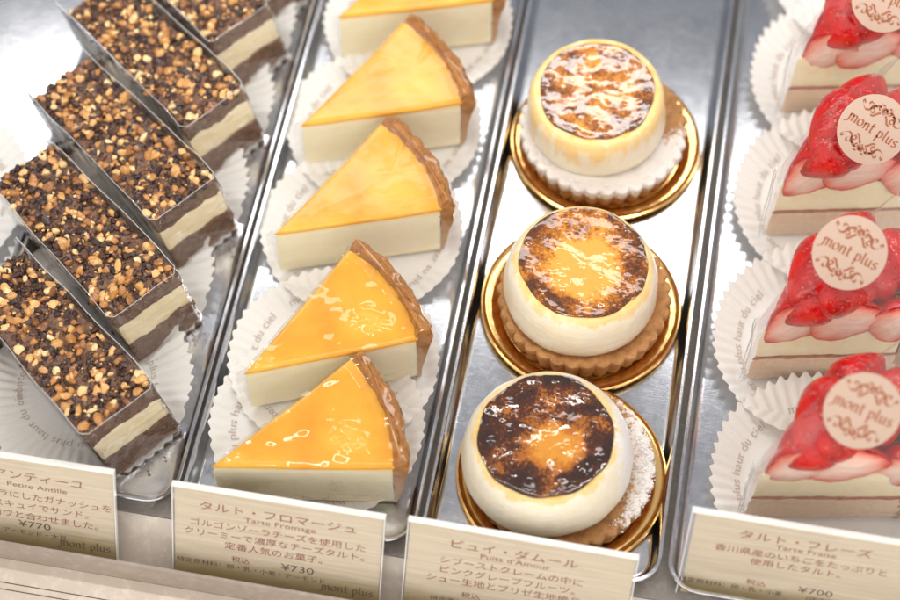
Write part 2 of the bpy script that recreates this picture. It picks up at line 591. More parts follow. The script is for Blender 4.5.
def scroll():
    """symmetrical scroll ornament about x = 0, roughly 4 wide"""
    nib = (.075, .07)
    half = [
        spiral(.0, .55, .36, .10, -90, 190, 24),
        spiral(1.15, .1, .42, .08, 120, -330, 30),
        [(.35, .5), (.62, .72), (.95, .6), (1.2, .42), (1.42, .1), (1.6, -.12), (1.95, -.2), (2.3, -.02), (2.5, .2)],
        spiral(2.42, .32, .2, .05, -60, 260, 16),
        [(.3, .2), (.55, .0), (.7, -.18), (.85, -.35), (1.15, -.42)],
        spiral(.62, .45, .24, .06, 200, -160, 18),
        [(.75, 1.0), (.55, .85), (.3, .95), (.12, .78)],
        [(1.45, .55), (1.75, .62), (1.9, .4), (1.75, .22)],
    ]
    parts = []
    for h in half:
        parts.append(pen(h, nib))
        parts.append(pen([(-a, b) for a, b in h], (nib[0], -nib[1])))
    parts.append(pen(arc(0, .5, .17, .17, 0, 360, 14), nib))
    return join(parts)

def xf(vf, s, ang, dx, dy, sy=None, dz=0):
    sy = s if sy is None else sy
    c, n = math.cos(ang), math.sin(ang)
    return [(c * x * s - n * y * sy + dx, n * x * s + c * y * sy + dy, z + dz) for x, y, z in vf[0]], vf[1]

# ------------------------------------------------------------------ setting
def slab_obj(name, pts, mat):
    v, f = join([box_vf(*p) for p in pts])
    o = link(name, mesh(name, v, f, mat, smooth=False))
    tag(o, kind='structure')
    return o
slab_obj('display_shelf', [(-48, 48, -12.75, 42, -1.0, -.16)], M['shelf'])
v = [(-48, -12.55, -.18), (48, -12.55, -.18), (48, -14.6, -2.2), (-48, -14.6, -2.2), (-48, -14.86, -2.7), (48, -14.86, -2.7)]
v = [(a, b - .25, c) for a, b, c in v]
o = link('front_panel', mesh('front_panel', v, [(3, 2, 1, 0), (4, 5, 2, 3)], M['slope'], smooth=False)); tag(o, kind='structure')
slab_obj('front_rail', [(-48, 48, -15.26, -15.12, -2.75, .10)], M['rail'])
slab_obj('case_sill', [(-48, 48, -60, -15.27, -6.0, -1.55)], M['ledge'])
slab_obj('sill_groove', [(-48, 48, -16.36, -16.32, -1.65, -1.54), (-48, 48, -16.66, -16.62, -1.65, -1.54)], M['groove'])

# ------------------------------------------------------------------ trays
def tray_mesh():
    prof = [(.86, .0), (.66, .0), (.50, .02), (.40, .08), (.35, .18), (.25, .50), (.17, .80), (.14, .85), (.03, .87), (-.01, .84),
            (.02, .79), (.12, .5), (.24, .1), (.36, -.08), (.6, -.12)]
    y0, y1 = -12.6, 31
    rings = []
    for ins, z in prof:
        rings.append([(x, y, z) for x, y in round_rect(-5.06 + ins, 5.06 - ins, y0 + ins, y1 - ins, max(.15, 1.35 - ins))])
    v, f = loft(rings)
    return mesh('cake_tray', v, f, M['steel'])
tm = tray_mesh()
tray_lab = ['steel tray at the left edge holding only an empty paper doily',
            'steel tray under the row of nut topped chocolate slices',
            'steel tray under the row of orange glazed cheesecake wedges',
            'steel tray under the three caramel topped round pastries on gold plates',
            'steel tray under the row of strawberry tart slices']
TX = [-25.0, -14.72, -4.42, 5.93, 16.35]
for x, l in zip(TX, tray_lab):
    tag(link('cake_tray', tm, None, (x, 0, 0)), l, 'tray', 'steel trays side by side in the display case')

# ------------------------------------------------------------------ paper doilies
def doily_mesh(foot, cx, cy, rad=4.95, flat=3.5, rise=.75, n=52, seed=0, amp=.12, words='monter au plus haut du ciel'):
    """pleated round paper; foot(x, y) -> distance outside the cake's footprint"""
    def h(x, y):
        r = math.hypot(x, y); t = math.atan2(y, x)
        u = max(0., (r - flat) / (rad - flat))
        z = .05 + rise * u ** 1.35 * (1 + .35 * nz(math.cos(t) * 1.4, math.sin(t) * 1.4, seed))
        pl = abs(((t * n / (2 * PI)) % 1) - .5) * 2
        z += amp * min(1., u * 1.8) * (pl * pl * (3 - 2 * pl) - .5)
        d = foot(x + cx, y + cy)
        k = min(1., max(0., d / .9))
        return .045 + (z - .045) * (k * k * (3 - 2 * k)) if d < .9 else z
    nt = n * 6
    rr = [0.01, 1.2, 2.2, 2.8, 3.2, flat] + [flat + (rad - flat) * i / 9 for i in range(1, 10)]
    v, f = [], []
    for i, r in enumerate(rr):
        for j in range(nt):
            t = 2 * PI * j / nt
            sc = 1 + (amp * .16 * math.cos(t * n) + .022 * nz(math.cos(t) * 2, math.sin(t) * 2, seed + 5)) * (max(0, r - flat) / (rad - flat)) ** 3
            x, y = r * sc * math.cos(t), r * sc * math.sin(t)
            v.append((x, y, h(x, y)))
    for i in range(len(rr) - 1):
        for j in range(nt):
            k = (j + 1) % nt
            f.append((i * nt + j, i * nt + k, (i + 1) * nt + k, (i + 1) * nt + j))
    me = mesh('paper_doily', v, f, M['doily'])
    # words printed round the pleats
    parts = []
    w = text_vf(words, .52, 1.15)
    xs = [q[0] for q in w[0]]; L = max(xs) - min(xs)
    R0 = flat + .25
    for a0 in (60, 180, 300):
        vv = []
        for x, y, z in w[0]:
            t = R(a0) - x / R0
            r = R0 + y
            px, py = r * math.cos(t), r * math.sin(t)
            vv.append((px, py, h(px, py) + .035))
        parts.append((vv, w[1]))
    tv, tf = join(parts)
    return me, mesh('printed_words', tv, tf, M['print_'], smooth=False)

def place_doily(mm, loc, rz, label, group='white paper doilies under the cakes'):
    d = link('paper_doily', mm[0], None, loc); d.rotation_euler = (0, 0, rz)
    tag(d, label, 'paper doily', group)
    link('printed_words', mm[1], d)
    return d

# ------------------------------------------------------------------ chocolate slices
L_, W0, W1 = 9.2, 3.5, 3.15     # length, width at the cut front, width at the back
def bar_outline(ins=0.0, step=.16):
    p = [(-L_ + ins, -W1 / 2 + ins), (0 - ins, -W0 / 2 + ins), (0 - ins, W0 / 2 - ins), (-L_ + ins, W1 / 2 - ins)]
    return resample(p, step)
def bar_shear(x, y, z):
    return (x - .13 * z, y - .13 * z, z * 1.04)
def bar_layer(name, z0, z1, mat, amp, parent, seed, ins=0.0, rows=None):
    bseed = parent.location.y * 100
    rows = rows or max(2, int((z1 - z0) / .09))
    base = bar_outline(ins)
    rings = []
    for i in range(rows + 1):
        z = z0 + (z1 - z0) * i / rows
        ring = []
        e = .05 if i in (0, rows) else 0
        for x, y in base:
            nx = nz(x * 1.2, y * 1.2, z * 3 + seed, 1.5) * amp + nz(x * 4, y * 4, z * 7 + seed, 1.7) * amp * .6
            cx = -L_ / 2
            d = math.hypot(x - cx, y) or 1
            k = (nx - e)
            ring.append(bar_shear(x + (x - cx) / L_ * 2 * k, y + (1 if y > 0 else -1) * min(1, abs(y)) * k, z + nz(x * 1.4, y * 1.4, z * 3 + bseed) * .15))
        rings.append(ring)
    v, f = loft(rings)
    return link(name, mesh(name, v, f, mat), parent)

def chunks(area, n, smin, smax, z, mat, name, seed, parent, flatf=.7, zj=.16):
    rnd = random.Random(seed)
    ico = [(-1, 1.618, 0), (1, 1.618, 0), (-1, -1.618, 0), (1, -1.618, 0), (0, -1, 1.618), (0, 1, 1.618), (0, -1, -1.618), (0, 1, -1.618),
           (1.618, 0, -1), (1.618, 0, 1), (-1.618, 0, -1), (-1.618, 0, 1)]
    ico = [tuple(c / 1.902 for c in q) for q in ico]
    icf = [(0, 11, 5), (0, 5, 1), (0, 1, 7), (0, 7, 10), (0, 10, 11), (1, 5, 9), (5, 11, 4), (11, 10, 2), (10, 7, 6), (7, 1, 8),
           (3, 9, 4), (3, 4, 2), (3, 2, 6), (3, 6, 8), (3, 8, 9), (4, 9, 5), (2, 4, 11), (6, 2, 10), (8, 6, 7), (9, 8, 1)]
    # one subdivision for softer lumps
    vs = [Vector(q) for q in ico]; cache = {}; ff = []
    def mid(a, b):
        k = (min(a, b), max(a, b))
        if k not in cache:
            vs.append(((vs[a] + vs[b]) / 2).normalized()); cache[k] = len(vs) - 1
        return cache[k]
    for a, b, c in icf:
        p, q, r = mid(a, b), mid(b, c), mid(c, a)
        ff += [(a, p, r), (p, b, q), (r, q, c), (p, q, r)]
    V, F, T = [], [], []
    for i in range(n):
        x, y, zz = area(rnd)
        s = smin + (smax - smin) * rnd.random() ** 1.6
        sc = Vector((s * rnd.uniform(.75, 1.35), s * rnd.uniform(.6, 1.0), s * rnd.uniform(.5, .85) * flatf / .7))
        rot = Matrix.Rotation(rnd.uniform(0, 2 * PI), 3, 'Z') @ Matrix.Rotation(rnd.uniform(-.7, .7), 3, 'X') @ Matrix.Rotation(rnd.uniform(-.7, .7), 3, 'Y')
        off = Vector((rnd.uniform(0, 99), rnd.uniform(0, 99), 0))
        b = len(V)
        tone = rnd.random()
        # faceted: cut by a few random planes
        pl = [Vector((rnd.gauss(0, 1), rnd.gauss(0, 1), rnd.gauss(0, 1))).normalized() for _ in range(4)]
        for q in vs:
            w = q * (1 + .28 * mnoise.noise(q * 1.3 + off))
            for P in pl:
                d = w.dot(P)
                if d > .62: w = w - P * (d - .62)
            w = rot @ Vector((w.x * sc.x, w.y * sc.y, w.z * sc.z))
            V.append((x + w.x, y + w.y, z + zz + rnd.uniform(0, .001) + w.z))
            T.append(tone)
        F += [(a + b, c + b, d + b) for a, c, d in ff]
    me = mesh(name, V, F, mat, tone=T)
    try: me.set_sharp_from_angle(angle=R(32))
    except Exception: pass
    return tag(link(name, me, parent), kind='stuff')

def choc_slice(label, loc, rz, seed, front=True):
    t = thing('chocolate_slice', label, 'cake slice', loc, rz, 'nut topped chocolate cream slices in a row')
    z = .06
    bar_layer('biscuit_base', z, .30, M['base'], .10, t, seed)
    bar_layer('sponge_layer', .30, 1.48, M['sponge'], .13, t, seed + 3)
    bar_layer('cream_layer', 1.48, 2.85, M['coffee'], .05, t, seed + 5, ins=.02)
    bar_layer('chocolate_layer', 2.85, 3.78, M['ganache'], .11, t, seed + 7)
    def area(r, m=.05):
        x = -L_ * r.random(); w = W0 + (W1 - W0) * (-x / L_)
        y = (r.random() - .5) * (w - m)
        k = nz(x, y, seed, .8)
        p = bar_shear(x + .02, y, 3.82)
        return p[0], p[1], r.random() * .14 + k * .08
    chunks(area, 1050, .06, .25, 3.84, M['nib'], 'chocolate_nibs', seed * 11 + 1, t)
    chunks(area, 340, .05, .31, 3.90, M['nut'], 'chopped_nuts', seed * 11 + 2, t)
    # clear film band round both long sides, open at the back
    path = []
    o_ = .10
    p = [(-L_ - .25, W1 / 2 + o_), (-.1, W0 / 2 + o_), (.16, W0 / 2 - .15), (.16, -W0 / 2 + .15), (-.1, -W0 / 2 - o_), (-L_ - .25, -W1 / 2 - o_)]
    for i in range(len(p) - 1):
        m = max(3, int(math.dist(p[i], p[i + 1]) / .3))
        for k in range(m):
            u = k / m
            path.append((p[i][0] + (p[i + 1][0] - p[i][0]) * u, p[i][1] + (p[i + 1][1] - p[i][1]) * u))
    path.append(p[-1])
    v, f = [], []
    rows = 12
    for i in range(rows + 1):
        for j, (x, y) in enumerate(path):
            fr = 1 if abs(y) < W0 / 2 - .1 and x > 0 else 0
            top = 4.5 - .5 * max(0, min(1, x + 1)) * 1.0
            z = .12 + (top - .12) * i / rows
            w = nz(x * .5 + seed, y * .5, z * .5) * .09 * (1 if i else 0)
            q = bar_shear(x + w, y + w * (1 if y > 0 else -1), z)
            v.append(q)
    n = len(path)
    for i in range(rows):
        for j in range(n - 1):
            f.append((i * n + j, i * n + j + 1, (i + 1) * n + j + 1, (i + 1) * n + j))
    fm = [0 if path[q % (n - 1)][0] > -.05 and abs(path[q % (n - 1)][1]) < W0 / 2 + .2 else 1 for q in range(len(f))]
    fb = link('film_band', mesh('film_band', v, f, [M['film'], M['film_side']], fm), t)
    link('film_edge_glint', tube(v[rows * n:], .021, M['film_glint']), fb)  # pale tube added as the bright line on the film's border
    link('film_edge_glint', tube([v[i * n] for i in range(rows + 1)], .016, M['film_glint']), fb)
    return t

def bar_foot(x, y):
    w = (W0 + (W1 - W0) * (-x / L_)) / 2
    dx = max(-L_ - x, x, 0); dy = max(abs(y) - w, 0)
    return math.hypot(dx, dy)
bar_doily = doily_mesh(bar_foot, -4.55, 0, rad=4.75, flat=2.6, rise=.7, seed=2, amp=.13)
bars = [
    ((-11.5, -10.05), 142, 'chocolate slice nearest the price cards, front left, its nuts fully visible', 11),
    ((-11.95, -4.4), 142, 'second chocolate slice from the front, just behind the nearest one', 12),
    ((-11.5, .75), 143, 'third chocolate slice from the front, left of the third cheesecake wedge', 13),
    ((-11.45, 5.95), 143, 'fourth chocolate slice from the front, beside the bright tray floor at top left', 14),
    ((-11.45, 11.05), 144, 'fifth chocolate slice from the front, cut off by the top of the photo', 15),
    ((-10.75, 15.6), 144, 'farthest chocolate slice, only its corner showing at the top', 16)]
for i, ((x, y), a, lab, sd) in enumerate(bars):
    rz = R(a - 180)
    choc_slice(lab, (x, y, .05), rz, sd)
    place_doily(bar_doily, (x + 4.55 * math.cos(R(a)) , y + 4.55 * math.sin(R(a)), 0), rz,
                'pleated white doily under the ' + ['nearest chocolate slice', 'second chocolate slice from the front', 'third chocolate slice from the front',
                                                    'fourth chocolate slice from the front', 'fifth chocolate slice from the front', 'farthest chocolate slice'][i])
empty_doily = doily_mesh(lambda x, y: 9, 0, 0, rad=4.9, flat=3.3, rise=.7, seed=9)
place_doily(empty_doily, (-25.2, 1.1, 0), .5, 'pleated white doily cut off at the left edge in the neighbouring tray')

def _cr(r):
    b = bars[r.randrange(4)][0]; a = r.uniform(-.9, .9)
    q = r.uniform(.15, 1.1)
    return b[0] + q * .85 + a * .7, b[1] - .3 + a, r.random() * .02 + (.06 if q < .8 else .12)
cr = chunks(_cr, 70, .02, .07, .12, M['base'], 'crumbs', 77, None)
tag(cr, 'loose brown crumbs fallen beside the cut ends of the chocolate slices', 'crumbs')

# ------------------------------------------------------------------ cheesecakes
CA = R(43)
def wedge_pts(r0, r1, ins_a=0.0, n=22, m=26):
    """closed outline of a wedge; ins_a insets its two flat sides"""
    out = []
    off = ins_a
    tip = off / math.sin(CA / 2)
    tx, ty = tip * math.cos(CA / 2), tip * math.sin(CA / 2)
    a0 = math.asin(off / r1); a1 = CA - a0
    e0 = (r1 * math.cos(a0), r1 * math.sin(a0)); e1 = (r1 * math.cos(a1), r1 * math.sin(a1))
    if r0 <= 0:
        s0 = [(tx + (e0[0] - tx) * i / m, ty + (e0[1] - ty) * i / m) for i in range(m)]
        ar = [(r1 * math.cos(a0 + (a1 - a0) * i / n), r1 * math.sin(a0 + (a1 - a0) * i / n)) for i in range(n)]
        s1 = [(e1[0] + (tx - e1[0]) * i / m, e1[1] + (ty - e1[1]) * i / m) for i in range(m)]
        return s0 + ar + s1
    b0 = math.asin(off / r0); b1 = CA - b0
    f0 = (r0 * math.cos(b0), r0 * math.sin(b0))
    k = 4
    s0 = [(f0[0] + (e0[0] - f0[0]) * i / k, f0[1] + (e0[1] - f0[1]) * i / k) for i in range(k)]
    ar = [(r1 * math.cos(a0 + (a1 - a0) * i / m), r1 * math.sin(a0 + (a1 - a0) * i / m)) for i in range(m)]
    f1 = (r0 * math.cos(b1), r0 * math.sin(b1))
    s1 = [(e1[0] + (f1[0] - e1[0]) * i / k, e1[1] + (f1[1] - e1[1]) * i / k) for i in range(k)]
    ib = [(r0 * math.cos(b1 + (b0 - b1) * i / m), r0 * math.sin(b1 + (b0 - b1) * i / m)) for i in range(m)]
    return s0 + ar + s1 + ib

def ctop(x, y, seed):
    r = math.hypot(x, y)
    return 3.42 + .14 * max(0, (r - 5.5) / 2) + .05 * nz(x, y, seed, .5)

def wedge_top_grid(r1, inset, zf, drop, nr=34, na=26):
    """top surface of a wedge, turned down by `drop` (cm) along its flat sides"""
    v, f = [], []
    for i in range(nr + 1):
        r = .02 + (r1 - .02) * i / nr
        for j in range(na + 1):
            a = CA * j / na
            x, y = r * math.cos(a), r * math.sin(a)
            v.append((x, y, zf(x, y)))
    for i in range(nr):
        for j in range(na):
            f.append((i * (na + 1) + j, (i + 1) * (na + 1) + j, (i + 1) * (na + 1) + j + 1, i * (na + 1) + j + 1))
    return v, f

def cheesecake(label, loc, rz, seed):
    t = thing('cheesecake_wedge', label, 'cheesecake', loc, rz, 'orange glazed cheesecake wedges in a row')
    # filling
    rings = []
    rows = 18
    for i in range(rows + 1):
        u = i / rows
        ins = .02 + (.08 if i == 0 else 0) + (.09 * max(0, (u - .93) / .07))
        ring = []
        for x, y in wedge_pts(0, 7.5, ins):
            z = .1 + (ctop(x, y, seed) - .1 - .10) * u
            w = nz(x * 1.5, y * 1.5, z * 1.5 + seed) * .03
            ring.append((x + w, y + w, z))
        rings.append(ring)
    v, f = loft(rings)
    link('cheese_filling', mesh('cheese_filling', v, f, M['cheese']), t)
    # glaze: a shallow cushion with a rounded lip
    rings = []
    for ins, dz in ((.07, -.17), (.0, -.15), (-.015, -.09), (.01, -.03), (.07, .0), (.25, .015), (.6, .02), (1.2, .02)):
        ring = []
        for x, y in wedge_pts(0, 7.58, max(ins + .02, .003)):
            ring.append((x, y, ctop(x, y, seed) + dz + (.03 * nz(x * 2.5, y * 2.5, seed) - .02 if dz < -.1 else 0)))
        rings.append(ring)
    v, f = loft(rings)
    link('apricot_glaze', mesh('apricot_glaze', v, f, M['glaze']), t)
    # crust
    rings = []
    for ins, dr, z in ((.05, -.62, .05), (.0, -.45, .15), (.0, -.34, .8), (.0, -.22, 1.6), (.0, -.12, 2.4), (.0, .0, 2.9), (.0, .06, 3.25), (.02, .06, 3.5), (.07, .0, 3.75), (.16, -.1, 3.92), (.3, -.26, 3.98)):
        ring = []
        for x, y in wedge_pts(7.48 + (0 if z < 3.6 else (z - 3.6) * .75), 8.12 + dr, .035 + ins * .7):
            r = math.hypot(x, y); a = math.atan2(y, x)
            w = .12 * nz(a * 8, z * .8, seed, 1.3) + .10 * nz(a * 20, z * 2.5, seed, 1.2) + .10 * nz(x * 3.5, y * 3.5, z * 3.5 + seed, 1.2)
            k = max(0, min(1, (r - 7.2) / .5))
            zz = z + (.14 * nz(a * 7 + 3, r * 1.2, seed, 1.4) + .12 * nz(a * 20, r * 3, seed, 1)) * (1 if z > 3 else 0)
            g = .035 * nz(x * 3, y * 3, z * 3 + seed)
            ring.append((x * (1 + w * k / 8) + g, y * (1 + w * k / 8) - g, zz))
        rings.append(ring)
    v, f = loft(rings)
    link('tart_crust', mesh('tart_crust', v, f, M['crust']), t)
    # film clinging over the top and hanging a little off the sides
    v, f = [], []
    na, nr = 44, 60
    for i in range(nr + 1):
        r = -.35 + 7.9 * i / nr
        for j in range(-4, na + 5):
            u = min(na, max(0, j)) / na
            a = CA * u
            rr = max(r, .0)
            x, y = rr * math.cos(a), rr * math.sin(a)
            z = ctop(x, y, seed) + .17 + .10 * nz(x * .9, y * .9, seed + 20) + .035 * nz(x * 2.3, y * 2.3, seed + 40) + (.12 if r > 7.2 else 0)
            if r < 0:
                x, y = r * math.cos(CA / 2) + .0, (u - .5) * .3 + r * math.sin(CA / 2)
                z += r * .5
            ov = -j if j < 0 else (j - na if j > na else 0)
            if ov:
                nx, ny = (0, -1) if j < 0 else (-math.sin(CA), math.cos(CA))
                x += nx * (.05 + .015 * ov); y += ny * (.05 + .015 * ov)
                z -= ov * .75 * (1 if r > 0 else .4) - .05
                z = max(z, .25)
            v.append((x, y, z))
    n = na + 9
    for i in range(nr):
        for j in range(n - 1):
            f.append((i * n + j, (i + 1) * n + j, (i + 1) * n + j + 1, i * n + j + 1))
    link('film_wrap', mesh('film_wrap', v, f, M['film_soft' if seed > 22 else 'film_top']), t)
    return t

def wedge_foot(x, y, r1=7.6, ca=CA):
    r = math.hypot(x, y); a = math.atan2(y, x)
    if 0 <= a <= ca: return max(0, r - r1)
    def seg(px, py, qx, qy):
        L = qx * qx + qy * qy
        u = max(0, min(1, (px * qx + py * qy) / L))
        return math.hypot(px - qx * u, py - qy * u)
    return min(seg(x, y, r1, 0), seg(x, y, r1 * math.cos(ca), r1 * math.sin(ca)))
dcx, dcy = 4.35 * math.cos(CA / 2), 4.35 * math.sin(CA / 2)
ch_doily = doily_mesh(wedge_foot, dcx, dcy, rad=4.7, flat=3.3, rise=.55, seed=4, amp=.075)
cheeses = [
    ((-7.93, -11.70), 9, 'nearest cheesecake wedge, just behind the price card, with creased shiny film', 'nearest cheesecake wedge', 21),
    ((-7.62, -7.2), 22.5, 'second cheesecake wedge from the front, smooth deep orange top', 'second cheesecake wedge from the front', 22),
    ((-7.95, -.05), 19.5, 'third cheesecake wedge from the front, bright reflection near its tip', 'third cheesecake wedge from the front', 23),
    ((-8.1, 6.0), 19.5, 'fourth cheesecake wedge from the front, pale yellow soft glare on top', 'fourth cheesecake wedge from the front', 24),
    ((-7.73, 12.6), 18, 'farthest cheesecake wedge, top cut off by the edge of the photo', 'farthest cheesecake wedge', 25)]
for (x, y), a, lab, dl, sd in cheeses:
    rz = R(a)
    cheesecake(lab, (x, y, .05), rz, sd)
    px = x + dcx * math.cos(rz) - dcy * math.sin(rz); py = y + dcx * math.sin(rz) + dcy * math.cos(rz)
    if sd == 21: px, py = px - .35, py + 1.9
    place_doily(ch_doily, (px, py, 0), rz, 'pleated white doily under the ' + dl)

# ------------------------------------------------------------------ caramel pastries on gold plates
def plate_mesh():
    prof = [(3.55, .05), (3.62, .03), (3.75, .10), (3.95, .24), (4.08, .30), (4.22, .27), (4.34, .28), (4.45, .36), (4.53, .33), (4.55, .24), (4.49, .17), (4.30, .15), (3.9, .06), (3.6, .0)]
    v, f = lathe(prof, 128)
    return mesh('gold_plate', v, f, M['gold'])
pm = plate_mesh()

def pastry(label, loc, rz, seed, sugar, dome_off, tilt, cmat, drip, dust, top_r):
    t = thing('caramel_pastry', label, 'pastry', loc, rz, 'caramel topped round cream pastries in a row')
    nfl = 34
    def rf(th, i, r, z):
        k = (abs(math.sin(th * nfl / 2)) - .5) * ((.20 + .1 * nz(math.cos(th) * 2, math.sin(th) * 2, seed)) if .1 < z < 1.5 and r > 3 else .0)
        return r + k + .05 * nz(math.cos(th) * 3, math.sin(th) * 3, z * 2 + seed)
    def zf(th, i, r, z):
        return z + (.10 * nz(math.cos(th) * 4, math.sin(th) * 4, seed + r) if z > 1.1 else 0)
    prof = [(3.1, .05), (3.38, .12), (3.48, .35), (3.56, .7), (3.64, 1.05), (3.70, 1.25), (3.66, 1.42), (3.52, 1.50), (3.35, 1.46), (3.1, 1.35), (2.0, 1.2)]
    prof = [(r * (1.06 if sugar else 1.035), z) for r, z in prof]
    v, f = lathe(prof, 272, rf, zf)
    link('tart_shell', mesh('tart_shell', v, f, biscuit(sugar, seed)), t)
    # cream dome with burnt caramel disc
    dm = Matrix.Translation((dome_off[0] * CM, dome_off[1] * CM, 0)) @ Matrix.Rotation(R(tilt[0]), 4, 'X') @ Matrix.Rotation(R(tilt[1]), 4, 'Y')
    prof = [(2.6, 1.28), (3.1, 1.36), (3.42, 1.44), (3.57, 1.58), (3.64, 1.85), (3.62, 2.2), (3.55, 2.6), (3.43, 3.0), (3.28, 3.35),
            (3.12, 3.63), (2.97, 3.83), (2.86, 3.92), (2.7, 3.93), (2.0, 3.9)]
    def rf2(th, i, r, z):
        k = {3: .90, 5: .95}.get(seed, 1.0)
        r = r * (1 + (k - 1) * max(0., min(1., (3.75 - z) / 1.2)))
        return r * (1 + .018 * nz(math.cos(th) * 1.2, math.sin(th) * 1.2, z * .8 + seed) + .008 * nz(math.cos(th) * 5, math.sin(th) * 5, z * 2.5 + seed))
    def zf2(th, i, r, z):
        return z + .05 * nz(math.cos(th) * 2.5, math.sin(th) * 2.5, seed) * (1 if z > 3.5 else .3)
    v, f = lathe(prof, 128, rf2, zf2)
    link('cream_dome', mesh('cream_dome', v, f, chiboust(seed, drip, dust)), t, matrix=dm)
    prof = [(top_r - .02, 3.84), (top_r + .03, 3.93), (top_r, 4.0), (top_r - .12, 4.025), (top_r - .3, 3.99)] + [(top_r - .3 - (top_r - .4) * i / 14, 3.985) for i in range(1, 15)]
    def rf3(th, i, r, z):
        return r * (1 + .045 * nz(math.cos(th) * 2.2, math.sin(th) * 2.2, seed * 3) * (r / 2.8))
    def zf3(th, i, r, z):
        return z + .09 * nz(r * math.cos(th) * 1.1, r * math.sin(th) * 1.1, seed * 2) + .02 * nz(r * math.cos(th) * 4, r * math.sin(th) * 4, seed * 2)
    v, f = lathe(prof, 128, rf3, zf3)
    link('caramel_top', mesh('caramel_top', v, f, cmat), t, matrix=dm)
    if sugar:
        def area(r):
            while True:
                a = r.random() * 2 * PI; rr = r.uniform(3.4, 4.0)
                x, y = rr * math.cos(a), rr * math.sin(a)
                if x * sugar[0] + y * sugar[1] > sugar[2] + .3 + r.random() * 1.6:
                    return x, y, -(.35 if rr > 3.85 else 0) * r.random()
        chunks(area, 700, .012, .05, 1.50, M['sugar'], 'icing_sugar', seed, t)
    return t

spots = [((5.8, 9.9), (5.62, 9.9), 'pastry with pale glare and powdered shell, farthest of the three on gold plates', 3, (-.1, -1, -1.6), (-.35, .35), (4, -2),
          caramel(3, .02, .10, None, 1.9), 1.35, False, 2.66, 'farthest gold plate, under the pastry with sugar all round its shell'),
         ((5.92, .62), (6.02, .50), 'pastry with golden yellow centre and plain unsugared shell, middle of the three', 5, None, (-.25, .1), (1, 1),
          caramel(5, -.02, .16, (.2, -.3, 3.0)), .35, False, 2.80, 'middle gold plate, under the pastry with a plain brown shell'),
         ((6.3, -7.9), (6.25, -8.0), 'pastry with darkest burnt top and amber spot, nearest of the three', 8, (1, .12, 1.7), (-.5, .02), (2, -4),
          caramel(8, .13, .10, (.55, -.55, 1.8), 1.6, ((.085, .020, .005), (.022, .008, .005)), .11, ((.66, .28, .03), (.50, .17, .014))), .25, True, 2.80, 'nearest gold plate, partly behind the price card')]
for (px, py), (qx, qy), lab, sd, sug, doff, tl, cm_, dr, du, tr, plab in spots:
    tag(link('gold_plate', pm, None, (px, py, .04), sd), plab, 'plate', 'round gold card plates under the pastries')
    pastry(lab, (qx, qy, .10), 0, sd, sug, doff, tl, cm_, dr, du, tr)

# ------------------------------------------------------------------ strawberry tarts
TA = R(46)
def berry_vf(L, W, cut=None, seed=0, taper=1.0):
    """strawberry along +x (tip at +x); cut = 'half' keeps z > 0 and closes it with a flesh face"""
    v, f, fm, tone = [], [], [], []
    nu, nv = 26, 32
    def rad(u):
        # u: 0 shoulder .. 1 tip
        return W / 2 * (math.sin(PI * min(1, u * .98 + .02) ** .62)) ** .62 * (1 - .18 * u)
    half = cut == 'half'
    def P(u, a):
        r = rad(u) * (1 + .05 * nz(math.cos(a), math.sin(a) + seed, u * 2, 1.3))
        return (-L / 2 + L * u, r * math.cos(a), r * math.sin(a))
    A = PI if half else 2 * PI
    cols = nv + 1 if half else nv
    for i in range(nu + 1):
        for j in range(cols):
            v.append(P(i / nu, A * j / nv)); tone.append(1)
    for i in range(nu):
        for j in range(nv):
            k = j + 1 if half else (j + 1) % nv
            f.append((i * cols + j, i * cols + k, (i + 1) * cols + k, (i + 1) * cols + j)); fm.append(0)
    if half:
        m = 10
        b = len(v)
        for i in range(nu + 1):
            y0, y1 = P(i / nu, 0)[1], P(i / nu, PI)[1]
            for j in range(m + 1):
                y = y0 + (y1 - y0) * j / m
                e = abs(j / m - .5) * 2
                uu = abs(i / nu - .45) * 2
                v.append((-L / 2 + L * i / nu, y, -.03 - .16 * (1 - e * e) * (1 - min(1, uu) ** 2) + .04 * nz(i * .3, j * .5, seed))); tone.append(min(1, .05 + .85 * max(e, uu) ** 2.2))
        for i in range(nu):
            for j in range(m):
                f.append((b + i * (m + 1) + j, b + i * (m + 1) + j + 1, b + (i + 1) * (m + 1) + j + 1, b + (i + 1) * (m + 1) + j)); fm.append(1)
    return v, f, fm, tone
def berry_me(*a, **k):
    v, f, fm, tone = berry_vf(*a, **k)
    return mesh('strawberry', v, f, [M['berry'], M['cut']], fm, tone)
BH = [berry_me(2.9, 2.5, 'half', 1), berry_me(3.4, 2.8, 'half', 4), berry_me(2.8, 2.5, 'half', 6)]
BW = [berry_me(3.0, 2.75, None, 2), berry_me(2.7, 2.6, None, 5), berry_me(3.3, 3.0, None, 8)]

def axes(xd, zd):
    """rotation whose local x points along xd and z along zd"""
    x = Vector(xd).normalized(); z = Vector(zd); z = (z - x * z.dot(x)).normalized(); y = z.cross(x)
    return Matrix((x, y, z)).transposed().to_4x4()

def tart_layer(name, z0, z1, r1, mat, amp, t, seed, rows=6, ins=0.0):
    global CA
    keep = CA; CA = TA
    rings = []
    for i in range(rows + 1):
        z = z0 + (z1 - z0) * i / rows
        ring = []
        for x, y in wedge_pts(0, r1, .02 + ins + (.04 if i in (0, rows) else 0)):
            w = amp * nz(x * 1.4, y * 1.4, z * 2 + seed, 1.4)
            ring.append((x + w, y + w * .8, z + .05 * nz(x, y, seed, .8)))
        rings.append(ring)
    CA = keep
    v, f = loft(rings)
    return link(name, mesh(name, v, f, mat), t)

